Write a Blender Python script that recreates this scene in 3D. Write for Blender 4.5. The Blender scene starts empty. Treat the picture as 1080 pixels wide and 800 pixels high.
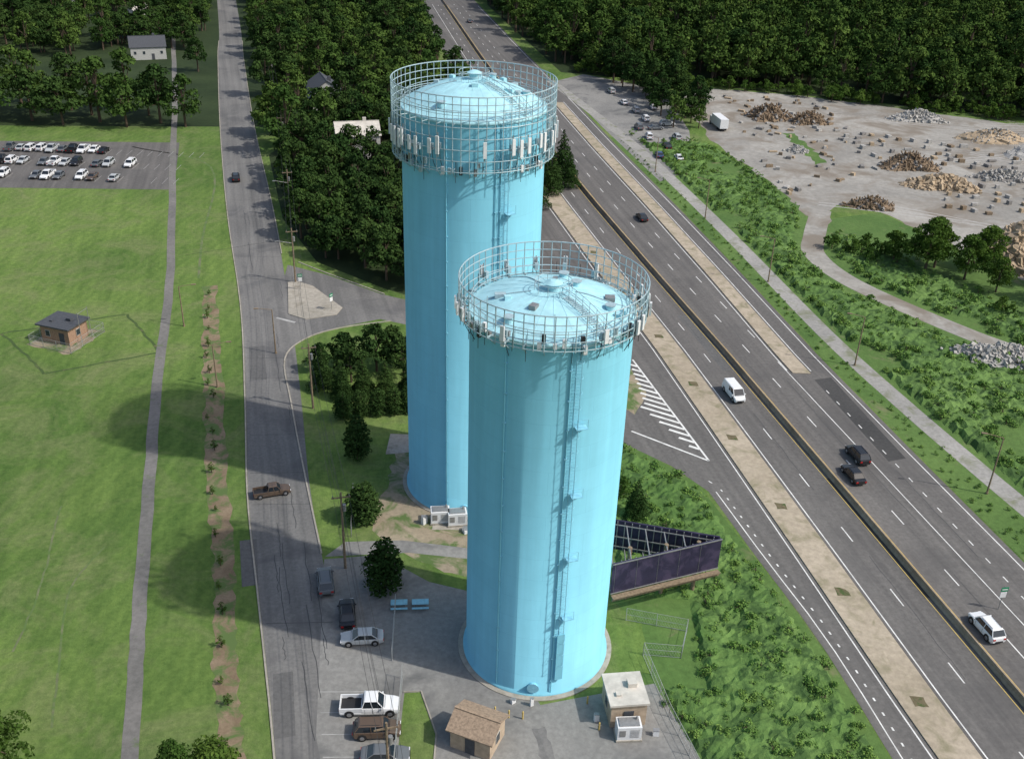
import bpy, math, random
import numpy as np
from mathutils import Matrix, Vector, noise as mn
random.seed(7); rng=np.random.default_rng(7)
SC=bpy.context.scene
COL=SC.collection
def link(o): COL.objects.link(o); return o
# ------------------------------------------------------------------ materials
def newmat(name):
    m=bpy.data.materials.new(name); m.use_nodes=True
    nt=m.node_tree; return m,nt,nt.nodes['Principled BSDF']
def N(nt,t,**k):
    n=nt.nodes.new(t)
    for a,b in k.items(): setattr(n,a,b)
    return n
def c4(c): return (c[0],c[1],c[2],1)
def mix(nt,fac,a,b,mode='MIX'):
    n=N(nt,'ShaderNodeMixRGB',blend_type=mode)
    if isinstance(fac,(int,float)): n.inputs[0].default_value=fac
    else: nt.links.new(fac,n.inputs[0])
    for i,v in ((1,a),(2,b)):
        if isinstance(v,tuple): n.inputs[i].default_value=c4(v)
        else: nt.links.new(v,n.inputs[i])
    return n.outputs[0]
def ramp(nt,v,a,b,ca=(0,0,0),cb=(1,1,1)):
    r=N(nt,'ShaderNodeValToRGB'); nt.links.new(v,r.inputs[0])
    r.color_ramp.elements[0].position=a; r.color_ramp.elements[1].position=b
    r.color_ramp.elements[0].color=c4(ca); r.color_ramp.elements[1].color=c4(cb)
    return r.outputs[0]
def noise(nt,co,scale,detail=4,rough=.6,dist=0):
    n=N(nt,'ShaderNodeTexNoise'); n.inputs['Scale'].default_value=scale; n.inputs['Detail'].default_value=detail
    n.inputs['Roughness'].default_value=rough; n.inputs['Distortion'].default_value=dist
    nt.links.new(co,n.inputs['Vector']); return n.outputs[0]
def wpos(nt): return N(nt,'ShaderNodeNewGeometry').outputs['Position']
def opos(nt): return N(nt,'ShaderNodeTexCoord').outputs['Object']
def bump(nt,b,h,s,d):
    n=N(nt,'ShaderNodeBump'); n.inputs['Strength'].default_value=s; n.inputs['Distance'].default_value=d
    nt.links.new(h,n.inputs['Height']); nt.links.new(n.outputs[0],b.inputs['Normal'])
def mixf(nt,v,s):
    n=N(nt,'ShaderNodeMath',operation='MULTIPLY'); nt.links.new(v,n.inputs[0]); n.inputs[1].default_value=s; return n.outputs[0]
def surf(name,c1,c2,big=.03,fine=1.5,c3=None,c3lo=.55,c3hi=.7,c3s=.15,rough=.9,bs=.3,bd=.05,streak=None):
    m,nt,b=newmat(name); p=wpos(nt)
    a=noise(nt,p,big,4,.6,.4); col=mix(nt,ramp(nt,a,.35,.65),c1,c2)
    f=noise(nt,p,fine,4,.7); col=mix(nt,ramp(nt,f,.25,.8),mix(nt,1,col,(.72,.72,.72),'MULTIPLY'),mix(nt,1,col,(1.2,1.2,1.2),'MULTIPLY'))
    if c3: 
        q=noise(nt,p,c3s,4,.65,.6); col=mix(nt,ramp(nt,q,c3lo,c3hi),col,c3)
    if streak is not None:
        mp=N(nt,'ShaderNodeMapping'); mp.vector_type='POINT'; mp.inputs['Rotation'].default_value=(0,0,streak); nt.links.new(p,mp.inputs[0])
        m2=N(nt,'ShaderNodeMapping'); m2.inputs['Scale'].default_value=(1,.02,1); nt.links.new(mp.outputs[0],m2.inputs[0])
        s=noise(nt,m2.outputs[0],.75,3,.6); col=mix(nt,1,col,ramp(nt,s,.3,.7,(.8,.8,.8),(1.18,1.17,1.15)),'MULTIPLY')
    nt.links.new(col,b.inputs['Base Color']); b.inputs['Roughness'].default_value=rough
    b.inputs['Specular IOR Level'].default_value=.2
    bump(nt,b,f,bs,bd); return m
def plain(name,c,rough=.6,metal=0,var=.15,scale=3,spec=.4):
    m,nt,b=newmat(name); p=opos(nt); f=noise(nt,p,scale,3,.6)
    k=tuple(x*(1-var) for x in c); h=tuple(min(1,x*(1+var)) for x in c)
    nt.links.new(mix(nt,ramp(nt,f,.3,.7),k,h),b.inputs['Base Color'])
    b.inputs['Roughness'].default_value=rough; b.inputs['Metallic'].default_value=metal
    b.inputs['Specular IOR Level'].default_value=spec
    return m
def grassmat(name,c1,c2,dry,stripe=.12):
    m,nt,b=newmat(name); p=wpos(nt)
    a=noise(nt,p,.016,4,.62,.7); col=mix(nt,ramp(nt,a,.38,.6),c1,c2)
    mp=N(nt,'ShaderNodeMapping'); mp.inputs['Rotation'].default_value=(0,0,math.radians(12)); nt.links.new(p,mp.inputs[0])
    w=N(nt,'ShaderNodeTexWave'); w.inputs['Scale'].default_value=.16; w.inputs['Distortion'].default_value=2.2; w.inputs['Detail'].default_value=2; w.inputs['Detail Scale'].default_value=.25
    nt.links.new(mp.outputs[0],w.inputs['Vector'])
    col=mix(nt,mixf(nt,w.outputs['Fac'],stripe),col,mix(nt,1,col,(1.6,1.45,1.4),'MULTIPLY'))
    m2=N(nt,'ShaderNodeMapping'); m2.inputs['Rotation'].default_value=(0,0,math.radians(-14)); nt.links.new(p,m2.inputs[0])
    m3=N(nt,'ShaderNodeMapping'); m3.inputs['Scale'].default_value=(1,.07,1); nt.links.new(m2.outputs[0],m3.inputs[0])
    s=noise(nt,m3.outputs[0],.5,4,.65); col=mix(nt,1,col,ramp(nt,s,.3,.7,(.8,.83,.8),(1.22,1.17,1.14)),'MULTIPLY')
    q=noise(nt,p,.09,5,.75,.8); col=mix(nt,mixf(nt,ramp(nt,q,.46,.72),.85),col,dry)
    q2=noise(nt,p,.3,5,.75,.3); col=mix(nt,mixf(nt,ramp(nt,q2,.54,.72),.6),col,mix(nt,1,col,(.55,.66,.6),'MULTIPLY'))
    f=noise(nt,p,1.3,5,.8); col=mix(nt,ramp(nt,f,.28,.75),mix(nt,1,col,(.66,.7,.66),'MULTIPLY'),mix(nt,1,col,(1.28,1.24,1.22),'MULTIPLY'))
    nt.links.new(col,b.inputs['Base Color']); b.inputs['Roughness'].default_value=.95; b.inputs['Specular IOR Level'].default_value=.1
    bump(nt,b,f,.8,.15); return m
def leafmat(name,lo,hi,tr=.3,v=(.62,.7,.62),v2=(1.35,1.22,1.0)):
    m=bpy.data.materials.new(name); m.use_nodes=True; nt=m.node_tree; nt.nodes.clear()
    at=N(nt,'ShaderNodeAttribute',attribute_name='tint'); oi=N(nt,'ShaderNodeObjectInfo')
    col=mix(nt,at.outputs['Fac'],lo,hi)
    r=ramp(nt,oi.outputs['Random'],0,1,v,v2)
    col=mix(nt,1,col,r,'MULTIPLY')
    d=N(nt,'ShaderNodeBsdfDiffuse'); o=N(nt,'ShaderNodeOutputMaterial'); nt.links.new(col,d.inputs[0])
    if tr>0:
        t=N(nt,'ShaderNodeBsdfTranslucent'); s=N(nt,'ShaderNodeMixShader')
        s.inputs[0].default_value=tr
        nt.links.new(mix(nt,1,col,(1.2,1.3,.6),'MULTIPLY'),t.inputs[0])
        nt.links.new(d.outputs[0],s.inputs[1]); nt.links.new(t.outputs[0],s.inputs[2]); nt.links.new(s.outputs[0],o.inputs[0])
    else: nt.links.new(d.outputs[0],o.inputs[0])
    return m
# ------------------------------------------------------------------ mesh builder
class MB:
    def __init__(s): s.v=[];s.f=[];s.m=[]
    def add(s,vs,fs,mi=0):
        o=len(s.v); s.v+= [tuple(v) for v in vs]
        for f in fs: s.f.append(tuple(i+o for i in f)); s.m.append(mi)
    def box(s,c,d,rz=0,mi=0,tx=1,ty=1,rx=0):
        x,y,z=[k/2 for k in d]; vs=[]
        M=Matrix.Rotation(rz,3,'Z')@Matrix.Rotation(rx,3,'X')
        for sz in (-1,1):
            for sx,sy in ((-1,-1),(1,-1),(1,1),(-1,1)):
                a=tx if sz>0 else 1; b=ty if sz>0 else 1
                vs.append(M@Vector((sx*x*a,sy*y*b,sz*z))+Vector(c))
        s.add(vs,[(3,2,1,0),(4,5,6,7),(0,1,5,4),(1,2,6,5),(2,3,7,6),(3,0,4,7)],mi)
    def cyl(s,p0,p1,r0,r1=None,n=8,mi=0,caps=True):
        if r1 is None: r1=r0
        p0=Vector(p0);p1=Vector(p1); d=(p1-p0).normalized()
        u=d.orthogonal().normalized(); w=d.cross(u)
        vs=[]
        for p,r in ((p0,r0),(p1,r1)):
            for i in range(n):
                a=2*math.pi*i/n; vs.append(p+u*math.cos(a)*r+w*math.sin(a)*r)
        fs=[(i,(i+1)%n,n+(i+1)%n,n+i) for i in range(n)]
        if caps: fs+= [tuple(range(n-1,-1,-1)),tuple(range(n,2*n))]
        s.add(vs,fs,mi)
    def tube(s,pts,r,n=5,mi=0):
        for a,b in zip(pts[:-1],pts[1:]): s.cyl(a,b,r,r,n,mi,False)
    def ring(s,R,z,r,seg=72,mi=0,n=5,c=(0,0)):
        pts=[(c[0]+R*math.cos(2*math.pi*i/seg),c[1]+R*math.sin(2*math.pi*i/seg),z) for i in range(seg+1)]
        s.tube(pts,r,n,mi)
    def prism(s,poly,z0,z1,mi=0):
        n=len(poly); vs=[(x,y,z0) for x,y in poly]+[(x,y,z1) for x,y in poly]
        s.add(vs,[(i,(i+1)%n,n+(i+1)%n,n+i) for i in range(n)]+[tuple(range(n,2*n))],mi)
    def lathe(s,prof,n=96,mi=0):
        vs=[];fs=[]
        for r,z in prof:
            for i in range(n):
                a=2*math.pi*i/n; vs.append((r*math.cos(a),r*math.sin(a),z))
        for j in range(len(prof)-1):
            for i in range(n):
                k=(i+1)%n; fs.append((j*n+i,j*n+k,(j+1)*n+k,(j+1)*n+i))
        s.add(vs,fs,mi)
    def mesh(s,name,mats,smooth=False):
        me=bpy.data.meshes.new(name); me.from_pydata(s.v,[],s.f)
        for m in mats: me.materials.append(m)
        me.polygons.foreach_set('material_index',s.m)
        if smooth: me.polygons.foreach_set('use_smooth',[True]*len(s.f))
        me.update(); return me
    def obj(s,name,mats,loc=(0,0,0),rz=0,parent=None,smooth=False):
        o=link(bpy.data.objects.new(name,s.mesh(name,mats,smooth)))
        o.location=loc; o.rotation_euler=(0,0,rz)
        if parent: o.parent=parent
        return o
def empty(name,loc=(0,0,0),rz=0):
    e=link(bpy.data.objects.new(name,None)); e.location=loc; e.rotation_euler=(0,0,rz); e.empty_display_size=.5; return e
def sheet(name,polys,z,mat):
    b=MB()
    for p in polys: b.add([(x,y,z) for x,y in p],[tuple(range(len(p)))])
    return b.obj(name,[mat])
def ribbon(b,L,Rr,z,mi=0):
    n=len(L); b.add([(x,y,z) for x,y in L]+[(x,y,z) for x,y in Rr],[(i,n+i,n+i+1,i+1) for i in range(n-1)],mi)
def offs(pts,d):
    out=[]
    for i,p in enumerate(pts):
        a=Vector(pts[max(0,i-1)]); c=Vector(pts[min(len(pts)-1,i+1)]); t=(c-a).normalized()
        out.append((p[0]+t.y*d,p[1]-t.x*d))
    return out
def band(b,pts,w,z,mi=0): ribbon(b,offs(pts,-w/2),offs(pts,w/2),z,mi)
def kerb(b,pts,w,z0,z1,mi=0):
    L=offs(pts,-w/2);R=offs(pts,w/2);n=len(pts)
    ribbon(b,L,R,z1,mi)
    for S in (L,R): b.add([(x,y,z0) for x,y in S]+[(x,y,z1) for x,y in S],[(i,i+1,n+i+1,n+i) for i in range(n-1)],mi)
def smoothpl(pts,k=6):
    out=[]
    P=[Vector(p) for p in pts]; P=[P[0]*2-P[1]]+P+[P[-1]*2-P[-2]]
    for i in range(1,len(P)-2):
        for j in range(k):
            t=j/k; a,b,c,d=P[i-1:i+3]
            q=.5*((2*b)+(-a+c)*t+(2*a-5*b+4*c-d)*t*t+(-a+3*b-3*c+d)*t**3); out.append((q.x,q.y))
    out.append(tuple(pts[-1])); return out
def rough_poly(poly,amp,step=2.0,seed=1):
    r=random.Random(seed); out=[]
    for i in range(len(poly)):
        a=Vector(poly[i]); c=Vector(poly[(i+1)%len(poly)]); n=max(1,int((c-a).length/step))
        for k in range(n):
            p=a.lerp(c,k/n); out.append((p.x+r.uniform(-amp,amp),p.y+r.uniform(-amp,amp)))
    return out
# ------------------------------------------------------------------ materials list
M_grass=grassmat('grass',(.07,.13,.034),(.12,.19,.052),(.175,.2,.09),.24)
M_grass2=surf('rough_grass',(.07,.135,.034),(.11,.185,.05),.06,1.2,(.17,.17,.09),.6,.75,.2,bs=.6,bd=.15)
M_weed=surf('tall_weeds',(.07,.14,.034),(.13,.22,.06),.09,.9,(.045,.09,.025),.48,.6,.4,bs=.9,bd=.25)
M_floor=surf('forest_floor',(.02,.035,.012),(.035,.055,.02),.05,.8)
M_asph=surf('asphalt',(.15,.149,.147),(.19,.187,.182),.04,2.2,(.115,.115,.117),.52,.66,.09,.9,.15,.01,streak=math.radians(-16))
M_lot=surf('lot_asphalt',(.2,.198,.19),(.26,.255,.24),.07,1.6,(.13,.13,.128),.52,.68,.13,.9,.15,.01)
M_hw=surf('highway_asphalt',(.118,.113,.11),(.145,.139,.134),.03,1.8,(.097,.094,.093),.5,.7,.06,.9,.15,.01,streak=math.radians(-13))
M_patch=surf('asphalt_patch',(.055,.055,.055),(.07,.069,.068),.1,2)
M_patch2=surf('asphalt_repair',(.11,.11,.11),(.135,.133,.13),.1,2)
M_conc=surf('concrete',(.3,.28,.24),(.38,.35,.3),.1,1.5,(.22,.2,.16),.55,.7,.3)
M_med=surf('median_concrete',(.33,.28,.21),(.42,.36,.28),.07,1.2,(.22,.2,.13),.5,.68,.35)
M_barr=surf('barrier_concrete',(.22,.17,.12),(.32,.26,.2),.15,2)
M_path=surf('path_asphalt',(.14,.138,.13),(.2,.19,.18),.1,1.5,(.1,.14,.06),.6,.75,.4)
M_gravel=surf('gravel',(.25,.24,.22),(.36,.345,.315),.035,.7,(.2,.175,.145),.47,.62,.07)
M_rpath=surf('gravel_path',(.26,.255,.24),(.34,.33,.31),.06,1.5,(.17,.18,.12),.52,.68,.25)
M_mulch=surf('mulch',(.17,.125,.08),(.26,.2,.135),.2,2.5,(.09,.14,.045),.46,.58,.35)
M_dirt=surf('dirt',(.26,.21,.15),(.33,.28,.2),.1,1.5,(.09,.14,.045),.46,.6,.25)
M_worn=surf('worn_grass',(.13,.15,.075),(.17,.185,.1),.1,1.5,(.09,.15,.045),.42,.58,.3)
M_white=plain('road_paint',(.62,.62,.6),.7,0,.2,.6)
M_yel=plain('yellow_paint',(.5,.37,.12),.7,0,.2,.6)
M_leafF=leafmat('forest_leaf',(.026,.056,.016),(.075,.128,.036),0)
M_leafN=leafmat('tree_leaf',(.035,.075,.018),(.09,.155,.04),.2)
M_leafD=leafmat('dark_cloudshade_leaf',(.017,.038,.014),(.045,.085,.028),0)  # dark conifer foliage; also paints cloud shadow into the left woodland's leaf colour
M_leafB=leafmat('scrub_leaf',(.08,.165,.038),(.17,.28,.08),0,(.7,.76,.7),(1.25,1.15,1.05))
M_bark=plain('bark',(.09,.065,.045),.9)
M_wood=plain('timber',(.2,.15,.1),.85,0,.3)
M_pole=plain('galvanised_steel',(.3,.3,.3),.5,.5)
M_dark=plain('dark_plastic',(.02,.02,.022),.6)
M_glass=plain('car_glass',(.015,.02,.025),.08,0,.1,3,.8)
M_tyre=plain('tyre',(.018,.018,.018),.85)
M_hub=plain('wheel_alloy',(.4,.4,.42),.35,.8)
M_red=plain('tail_light',(.35,.01,.01),.3)
M_lamp=plain('head_light',(.7,.7,.72),.15)
M_wht=plain('white_panel',(.66,.67,.68),.5,0,.08)
M_fence=plain('fence_steel',(.38,.39,.38),.5,.2)
M_wire=plain('wire',(.03,.03,.03),.6)
def paint(name,c): return plain(name,c,.25,0,.03,2,.6)
def towermat(name,c,rad):
    m,nt,b=newmat(name); p=opos(nt)
    sx=N(nt,'ShaderNodeSeparateXYZ'); nt.links.new(p,sx.inputs[0])
    at=N(nt,'ShaderNodeMath',operation='ARCTAN2'); nt.links.new(sx.outputs[1],at.inputs[0]); nt.links.new(sx.outputs[0],at.inputs[1])
    mu=N(nt,'ShaderNodeMath',operation='MULTIPLY'); nt.links.new(at.outputs[0],mu.inputs[0]); mu.inputs[1].default_value=rad
    cb=N(nt,'ShaderNodeCombineXYZ'); nt.links.new(mu.outputs[0],cb.inputs[0]); nt.links.new(sx.outputs[2],cb.inputs[1])
    br=N(nt,'ShaderNodeTexBrick'); br.inputs['Scale'].default_value=1; br.inputs['Brick Width'].default_value=7.8; br.inputs['Row Height'].default_value=2.5
    br.inputs['Mortar Size'].default_value=.035; br.inputs['Mortar Smooth'].default_value=.6; br.inputs['Bias'].default_value=0
    br.inputs['Color1'].default_value=(1,1,1,1); br.inputs['Color2'].default_value=(.965,.972,.975,1); br.inputs['Mortar'].default_value=(.88,.9,.92,1)
    nt.links.new(cb.outputs[0],br.inputs['Vector'])
    mp=N(nt,'ShaderNodeMapping'); mp.inputs['Scale'].default_value=(1,1,.05); nt.links.new(p,mp.inputs[0])
    st=noise(nt,mp.outputs[0],.9,5,.6)
    col=mix(nt,ramp(nt,st,.3,.75),tuple(x*.91 for x in c),tuple(min(1,x*1.06) for x in c))
    g=noise(nt,p,.35,5,.7); col=mix(nt,1,col,ramp(nt,g,.3,.7,(.95,.96,.96),(1.04,1.03,1.03)),'MULTIPLY')
    col=mix(nt,1,col,br.outputs[0],'MULTIPLY')
    nt.links.new(col,b.inputs['Base Color']); b.inputs['Roughness'].default_value=.65
    b.inputs['Specular IOR Level'].default_value=.35
    h=noise(nt,p,.5,3,.5)
    n1=N(nt,'ShaderNodeBump'); n1.inputs['Strength'].default_value=.3; n1.inputs['Distance'].default_value=.06; nt.links.new(h,n1.inputs['Height'])
    n2=N(nt,'ShaderNodeBump'); n2.inputs['Strength'].default_value=.25; n2.inputs['Distance'].default_value=-.02; nt.links.new(br.outputs['Fac'],n2.inputs['Height']); nt.links.new(n1.outputs[0],n2.inputs['Normal'])
    nt.links.new(n2.outputs[0],b.inputs['Normal']); return m
M_tw=towermat('tank_paint',(.205,.54,.68),7.5)
M_roof=plain('tank_roof_paint',(.36,.63,.7),.6,0,.14,.8)
M_rail=plain('rail_paint',(.34,.45,.49),.5,.1)
M_lad=plain('ladder_paint',(.22,.50,.64),.5)
# ------------------------------------------------------------------ ground & roads
b=MB(); b.add([(-3000,-600,0),(3000,-600,0),(3000,5000,0),(-3000,5000,0)],[(0,1,2,3)]); b.obj('ground',[M_grass])
def itp(ys,xs): return lambda y: float(np.interp(y,ys,xs))
YN=[30,77,100,127,156,190,230,280,330,400,531,900]
B=itp(YN,[65.3,54.4,49.1,42.9,36.2,27.9,18.5,7.5,-2.8,-16.5,-41,-110])
E=itp(YN,[80,69.5,64.6,58.6,52.4,46,38,27.5,17.5,2.5,-24.5,-95])
gap=itp(YN,[11.4,11,10.4,9.9,9.4,9.2,9,9,9,9,9,9])
S1=lambda y:B(y)-gap(y)
Gl=itp([30,70,82,89,100,115,121,126,130,156,190,230,280,330,400,900],[46,38.2,36,34.3,31,26.9,22,16,14,9,3,-5,-9,-17,-30,-123])
YS=list(range(30,901,6))
b=MB(); ribbon(b,[(Gl(y),y) for y in YS],[(E(y),y) for y in YS],.012); b.obj('highway',[M_hw])
def raised(b,fa,fb,ys,z,mi=0):
    L=[(fa(y),y) for y in ys]; R=[(fb(y),y) for y in ys]; n=len(ys)
    ribbon(b,L,R,z,mi)
    for S in (L,R): b.add([(x,y,0) for x,y in S]+[(x,y,z) for x,y in S],[(i,i+1,n+i+1,n+i) for i in range(n-1)],mi)
    for k in (0,-1): b.add([(L[k][0],L[k][1],0),(R[k][0],R[k][1],0),(R[k][0],R[k][1],z),(L[k][0],L[k][1],z)],[(0,1,2,3)],mi)
b=MB(); ys=list(range(30,300,5)); raised(b,lambda y:S1(y)-2.2,lambda y:S1(y)+2.2,ys,.13)
ys=list(range(149,330,5)); raised(b,lambda y:E(y)-7.4,lambda y:E(y)-4.4,ys,.13)
b.obj('median_pavement',[M_med])
M_pit=surf('planting_pit_soil',(.12,.1,.06),(.16,.135,.08),.5,2,(.06,.09,.03),.5,.6,.9)
b=MB()
for y in [36,44,55,66,77,94,111,128,144,161,180,200]:
    x=S1(y); s=.75
    pts=rough_poly([(x-s,y-s*.8),(x+s,y-s*.9),(x+s*.8,y+s*.8),(x-s,y+s)],.12,.5,int(y))
    b.add([(p[0],p[1],.14) for p in pts],[tuple(range(len(pts)))],0)
b.obj('median_planting_pit',[M_pit])
b=MB(); ys=list(range(30,560,6)); prof=[(-.32,0),(-.32,.1),(-.14,.35),(-.09,.85),(.09,.85),(.14,.35),(.32,.1),(.32,0)]
vs=[];fs=[]
for y in ys:
    for px,pz in prof: vs.append((B(y)+px,y,pz+.01))
for j in range(len(ys)-1):
    for i in range(7): fs.append((j*8+i,j*8+i+1,(j+1)*8+i+1,(j+1)*8+i))
b.add(vs,fs); b.obj('concrete_barrier',[M_barr])
mk=MB()
def line(f,y0,y1,w=.16,mi=0,z=.02):
    ys=list(np.arange(y0,y1+.1,6)); ribbon(mk,[(f(y)-w/2,y) for y in ys],[(f(y)+w/2,y) for y in ys],z,mi)
def dash(f,y0,y1,l=3,g=9,w=.16,z=.02):
    y=y0
    while y<y1:
        ribbon(mk,[(f(y)-w/2,y),(f(y+l)-w/2,y+l)],[(f(y)+w/2,y),(f(y+l)+w/2,y+l)],z); y+=l+g
line(lambda y:S1(y)+2.75,30,520); line(lambda y:S1(y)-2.75,30,300); line(lambda y:B(y)-.85,30,520,.12,1); line(lambda y:B(y)+.9,30,520,.12,1)
line(lambda y:Gl(y)+1.0,30,115,.14); dash(lambda y:Gl(y)+1.9,40,118,.45,1.5,.2)
dash(lambda y:(S1(y)+2.75+B(y)-.85)/2,32,520,3,9)
dash(lambda y:B(y)+4.5,36,520,3,9); line(lambda y:B(y)+8.0,30,150,.14); dash(lambda y:B(y)+8.0,150,520,3,9)
line(lambda y:E(y)-.9,30,520); line(lambda y:E(y)-7.9,150,330); line(lambda y:E(y)-3.9,150,330); dash(lambda y:E(y)-4.4,34,146,1,2.5,.16)
A=Vector((20.2,152));Bq=Vector((28.4,121.6)); C=Vector((18.0,129))
def seg(p,q,w,z=.02):
    p=Vector(p);q=Vector(q); t=(q-p).normalized(); n=Vector((-t.y,t.x))*w/2
    mk.add([(*(p+n),z),(*(p-n),z),(*(q-n),z),(*(q+n),z)],[(0,1,2,3)])
seg(A,Bq,.3); seg(C,Bq,.3); seg((17.6,141),(18.9,150),.2)
for i in range(15):
    t=i/15; r=A.lerp(Bq,.08+t*.88); w=1.2+5.2*t if t<.6 else 4.3*(1-t)/.4+.8
    seg((r.x-w,r.y+.55*w),(r.x-.1,r.y),.5,.024)
mk.obj('highway_markings',[M_white,M_yel])
sheet('asphalt_patch',[[(49.6,147),(52.6,148),(57.2,124),(54.4,123)],[(44,118),(45.6,118.5),(51.2,94),(49.6,93.5)]],.016,M_patch)
sheet('asphalt_repair',[[(-33,100),(-31,100.5),(-28.8,92),(-30.6,91.5)],[(-44.5,152),(-42,152.6),(-39,141),(-41.5,140.4)],[(30,170),(33,171),(38,150),(35,149)],[(-24,78),(-22,78.5),(-20,70),(-22,69.5)]],.0165,M_patch2)
b=MB(); r_=random.Random(5)
for k in range(26):
    y=r_.uniform(70,260); l=r_.uniform(5,22); f=r_.uniform(.15,.85); pts=[]
    for j in range(9):
        yy=y+l*j/8; g0,g1=(S1(yy)+3,E(yy)-1); pts.append((g0+(g1-g0)*f+r_.uniform(-.12,.12),yy))
    band(b,pts,.07,.0175)
M_tar=plain('tar_seal',(.05,.05,.051),.6)
RL=smoothpl([(-330,1150),(-146.2,508.3),(-111.4,381.1),(-86.5,291),(-65.8,219.6),(-50.1,169.1),(-40.8,134.8),(-34.4,110.1),(-28.7,91.4),(-25,79.4),(-21.3,67.1),(-10,28)])
RR=smoothpl([(-321,1150),(-137.5,509.4),(-102.6,382.4),(-76.9,291),(-55.5,219.6),(-42,172),(-32.8,137),(-26.6,112),(-20.5,91.4),(-17,79.4),(-13.3,67.1),(-2,28)])
def lx(y,f): 
    a=np.interp(y,[p[1] for p in reversed(RL)],[p[0] for p in reversed(RL)]); c=np.interp(y,[p[1] for p in reversed(RR)],[p[0] for p in reversed(RR)]); return float(a+(c-a)*f)
for k in range(30):
    y=r_.uniform(64,230); l=r_.uniform(3,16); f=r_.uniform(.1,.9)
    if k%3==0: pts=[(lx(y+r_.uniform(-.3,.3),j/6*.9+.05),y+j*.1) for j in range(7)]
    else: pts=[(lx(y+l*j/8,f)+r_.uniform(-.15,.15),y+l*j/8) for j in range(9)]
    band(b,pts,.08,.0195)
b.obj('tar_seam',[M_tar])
b=MB(); ribbon(b,RL,RR,.012); b.obj('local_road',[M_asph])
sheet('side_street',[[(-45.5,188),(-36.8,183.6),(-25.4,175.5),(-5,166),(-5,157),(-24,164.5),(-31,160.5),(-36,155.5),(-38.4,150),(-43,165)]],.016,M_asph)
isl=[(-43.6,179.2),(-42.2,180),(-38.6,177.9),(-31.4,168.6),(-32,165.6),(-37.1,163.2),(-40.6,165.2)]
b=MB(); b.prism(isl,0,.14); b.obj('traffic_island',[M_conc])
sheet('car_park_pavement',[[(-22,97),(-15.5,98.2),(-9,93.5),(-4,92),(4,75),(16,78.5),(19,70),(24,52),(0,45),(-12,52),(-18,70)]],.017,M_lot)
sheet('parking_lot',[[(-190,224),(-81.6,231.4),(-92,270.3),(-190,262)]],.014,M_hw)
sheet('lawn_strip',[[(-10,76),(-8.4,76.2),(-6.4,70.8),(-6.2,66),(-6.5,50),(-9.4,50)],rough_poly([(9.6,81),(11.5,79.5),(16,80),(15.5,88),(10.5,93)],.2,1.5)],.024,M_grass)
sheet('oil_stain',[rough_poly([(3.2,71.8),(4.4,72.2),(5.2,69),(6.2,65),(4.8,64.6),(4,68)],.15,.6)],.022,M_asph)
b=MB(); kerb(b,[p for p in offs(RL,.12) if p[1]<420],.2,0,.13)
kerb(b,[p for p in offs(RR,-.12) if 190<p[1]<420],.2,0,.13)
kerb(b,smoothpl([(-24.5,175.3),(-36.8,184.2),(-43.6,189.5)],3),.22,0,.13)
kerb(b,smoothpl([(-22,163.8),(-30.5,160.3),(-35.8,155.5),(-37.6,148),(-33.5,133.5),(-28.5,117),(-22.5,98)],5),.22,0,.13)
kerb(b,[(-10.1,76.1),(-8.3,76.3),(-6.3,70.8),(-6.1,60)],.15,0,.12)
b.obj('kerb',[M_conc])
b=MB()
b.add([(-42.3,163.9,.024),(-38.6,162.2,.024),(-38.8,161.7,.024),(-42.5,163.4,.024)],[(0,1,2,3)],0)
for rowy in (259.5,248.3,237.5):
    for k in range(34):
        if random.random()<.85: b.box((-172+k*2.7,rowy,.03),(.09,4.6,.004),0,0)
for k in range(4): b.box((-16.2+k*.6,75.9-k*2.75,.026),(5,.09,.004),.05,0)
M_fade=plain('faded_paint',(.33,.33,.32),.8,0,.25,.6)
b.obj('street_markings',[M_fade])
fp=smoothpl([(-140,420),(-110,325),(-91.2,262),(-81.9,231.4),(-65.5,176.5),(-56,139.8),(-49.9,118.3),(-43.1,94.1),(-38.6,78.8),(-35,66.6),(-26,40)])
r_=random.Random(8)
fpj=[(p[0]+r_.uniform(-.1,.1),p[1]) for p in fp]
b=MB(); band(b,fpj,1.6,.02); b.obj('footpath',[M_path])
def jag(pts,a,seed,step=1.5):
    r=random.Random(seed); pts=smoothpl(pts,14); return [(x+r.uniform(-a,a),y) for x,y in pts]
b=MB(); ribbon(b,jag([(-59.1,176),(-48.9,140.4),(-41,114.1),(-34.8,94.5),(-30.6,79.2),(-26.8,67),(-17,30)],.35,1),jag([(-56.8,177),(-45.9,140.6),(-38.2,114.4),(-32.4,94.7),(-28.2,79.4),(-24.4,67.1),(-14,30)],.35,2),.012); b.obj('mulch_path',[M_mulch])
b=MB(); band(b,smoothpl([(-103,265),(-78,250),(-66,200),(-61,180)]),.5,.014)
for q in ([(-57.5,106),(-55.5,98),(-53.5,90),(-52,80)],[(-49,98),(-50,90),(-47,80),(-44,70)]): band(b,[(x+r_.uniform(-.15,.15),y) for x,y in smoothpl(q)],.25,.014)
hq=[(-87,154),(-74,140.5),(-58.5,149),(-69,163)]   # trodden square round the hut
for i in range(4):
    p,q=Vector(hq[i]),Vector(hq[(i+1)%4]); band(b,[(p.lerp(q,k/12).x+r_.uniform(-.2,.2),p.lerp(q,k/12).y+r_.uniform(-.2,.2)) for k in range(13)],.45,.014+.0005*i,1)
M_trod=surf('trodden_turf',(.05,.085,.028),(.07,.11,.035),.2,1.5,(.14,.13,.07),.55,.7,.4)
b.obj('worn_path',[M_worn,M_trod])
sheet('hut_yard_ground',[rough_poly([(-81,150),(-72.8,147),(-70,156),(-78.6,158.4)],.4,1.2)],.018,M_dirt)
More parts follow.
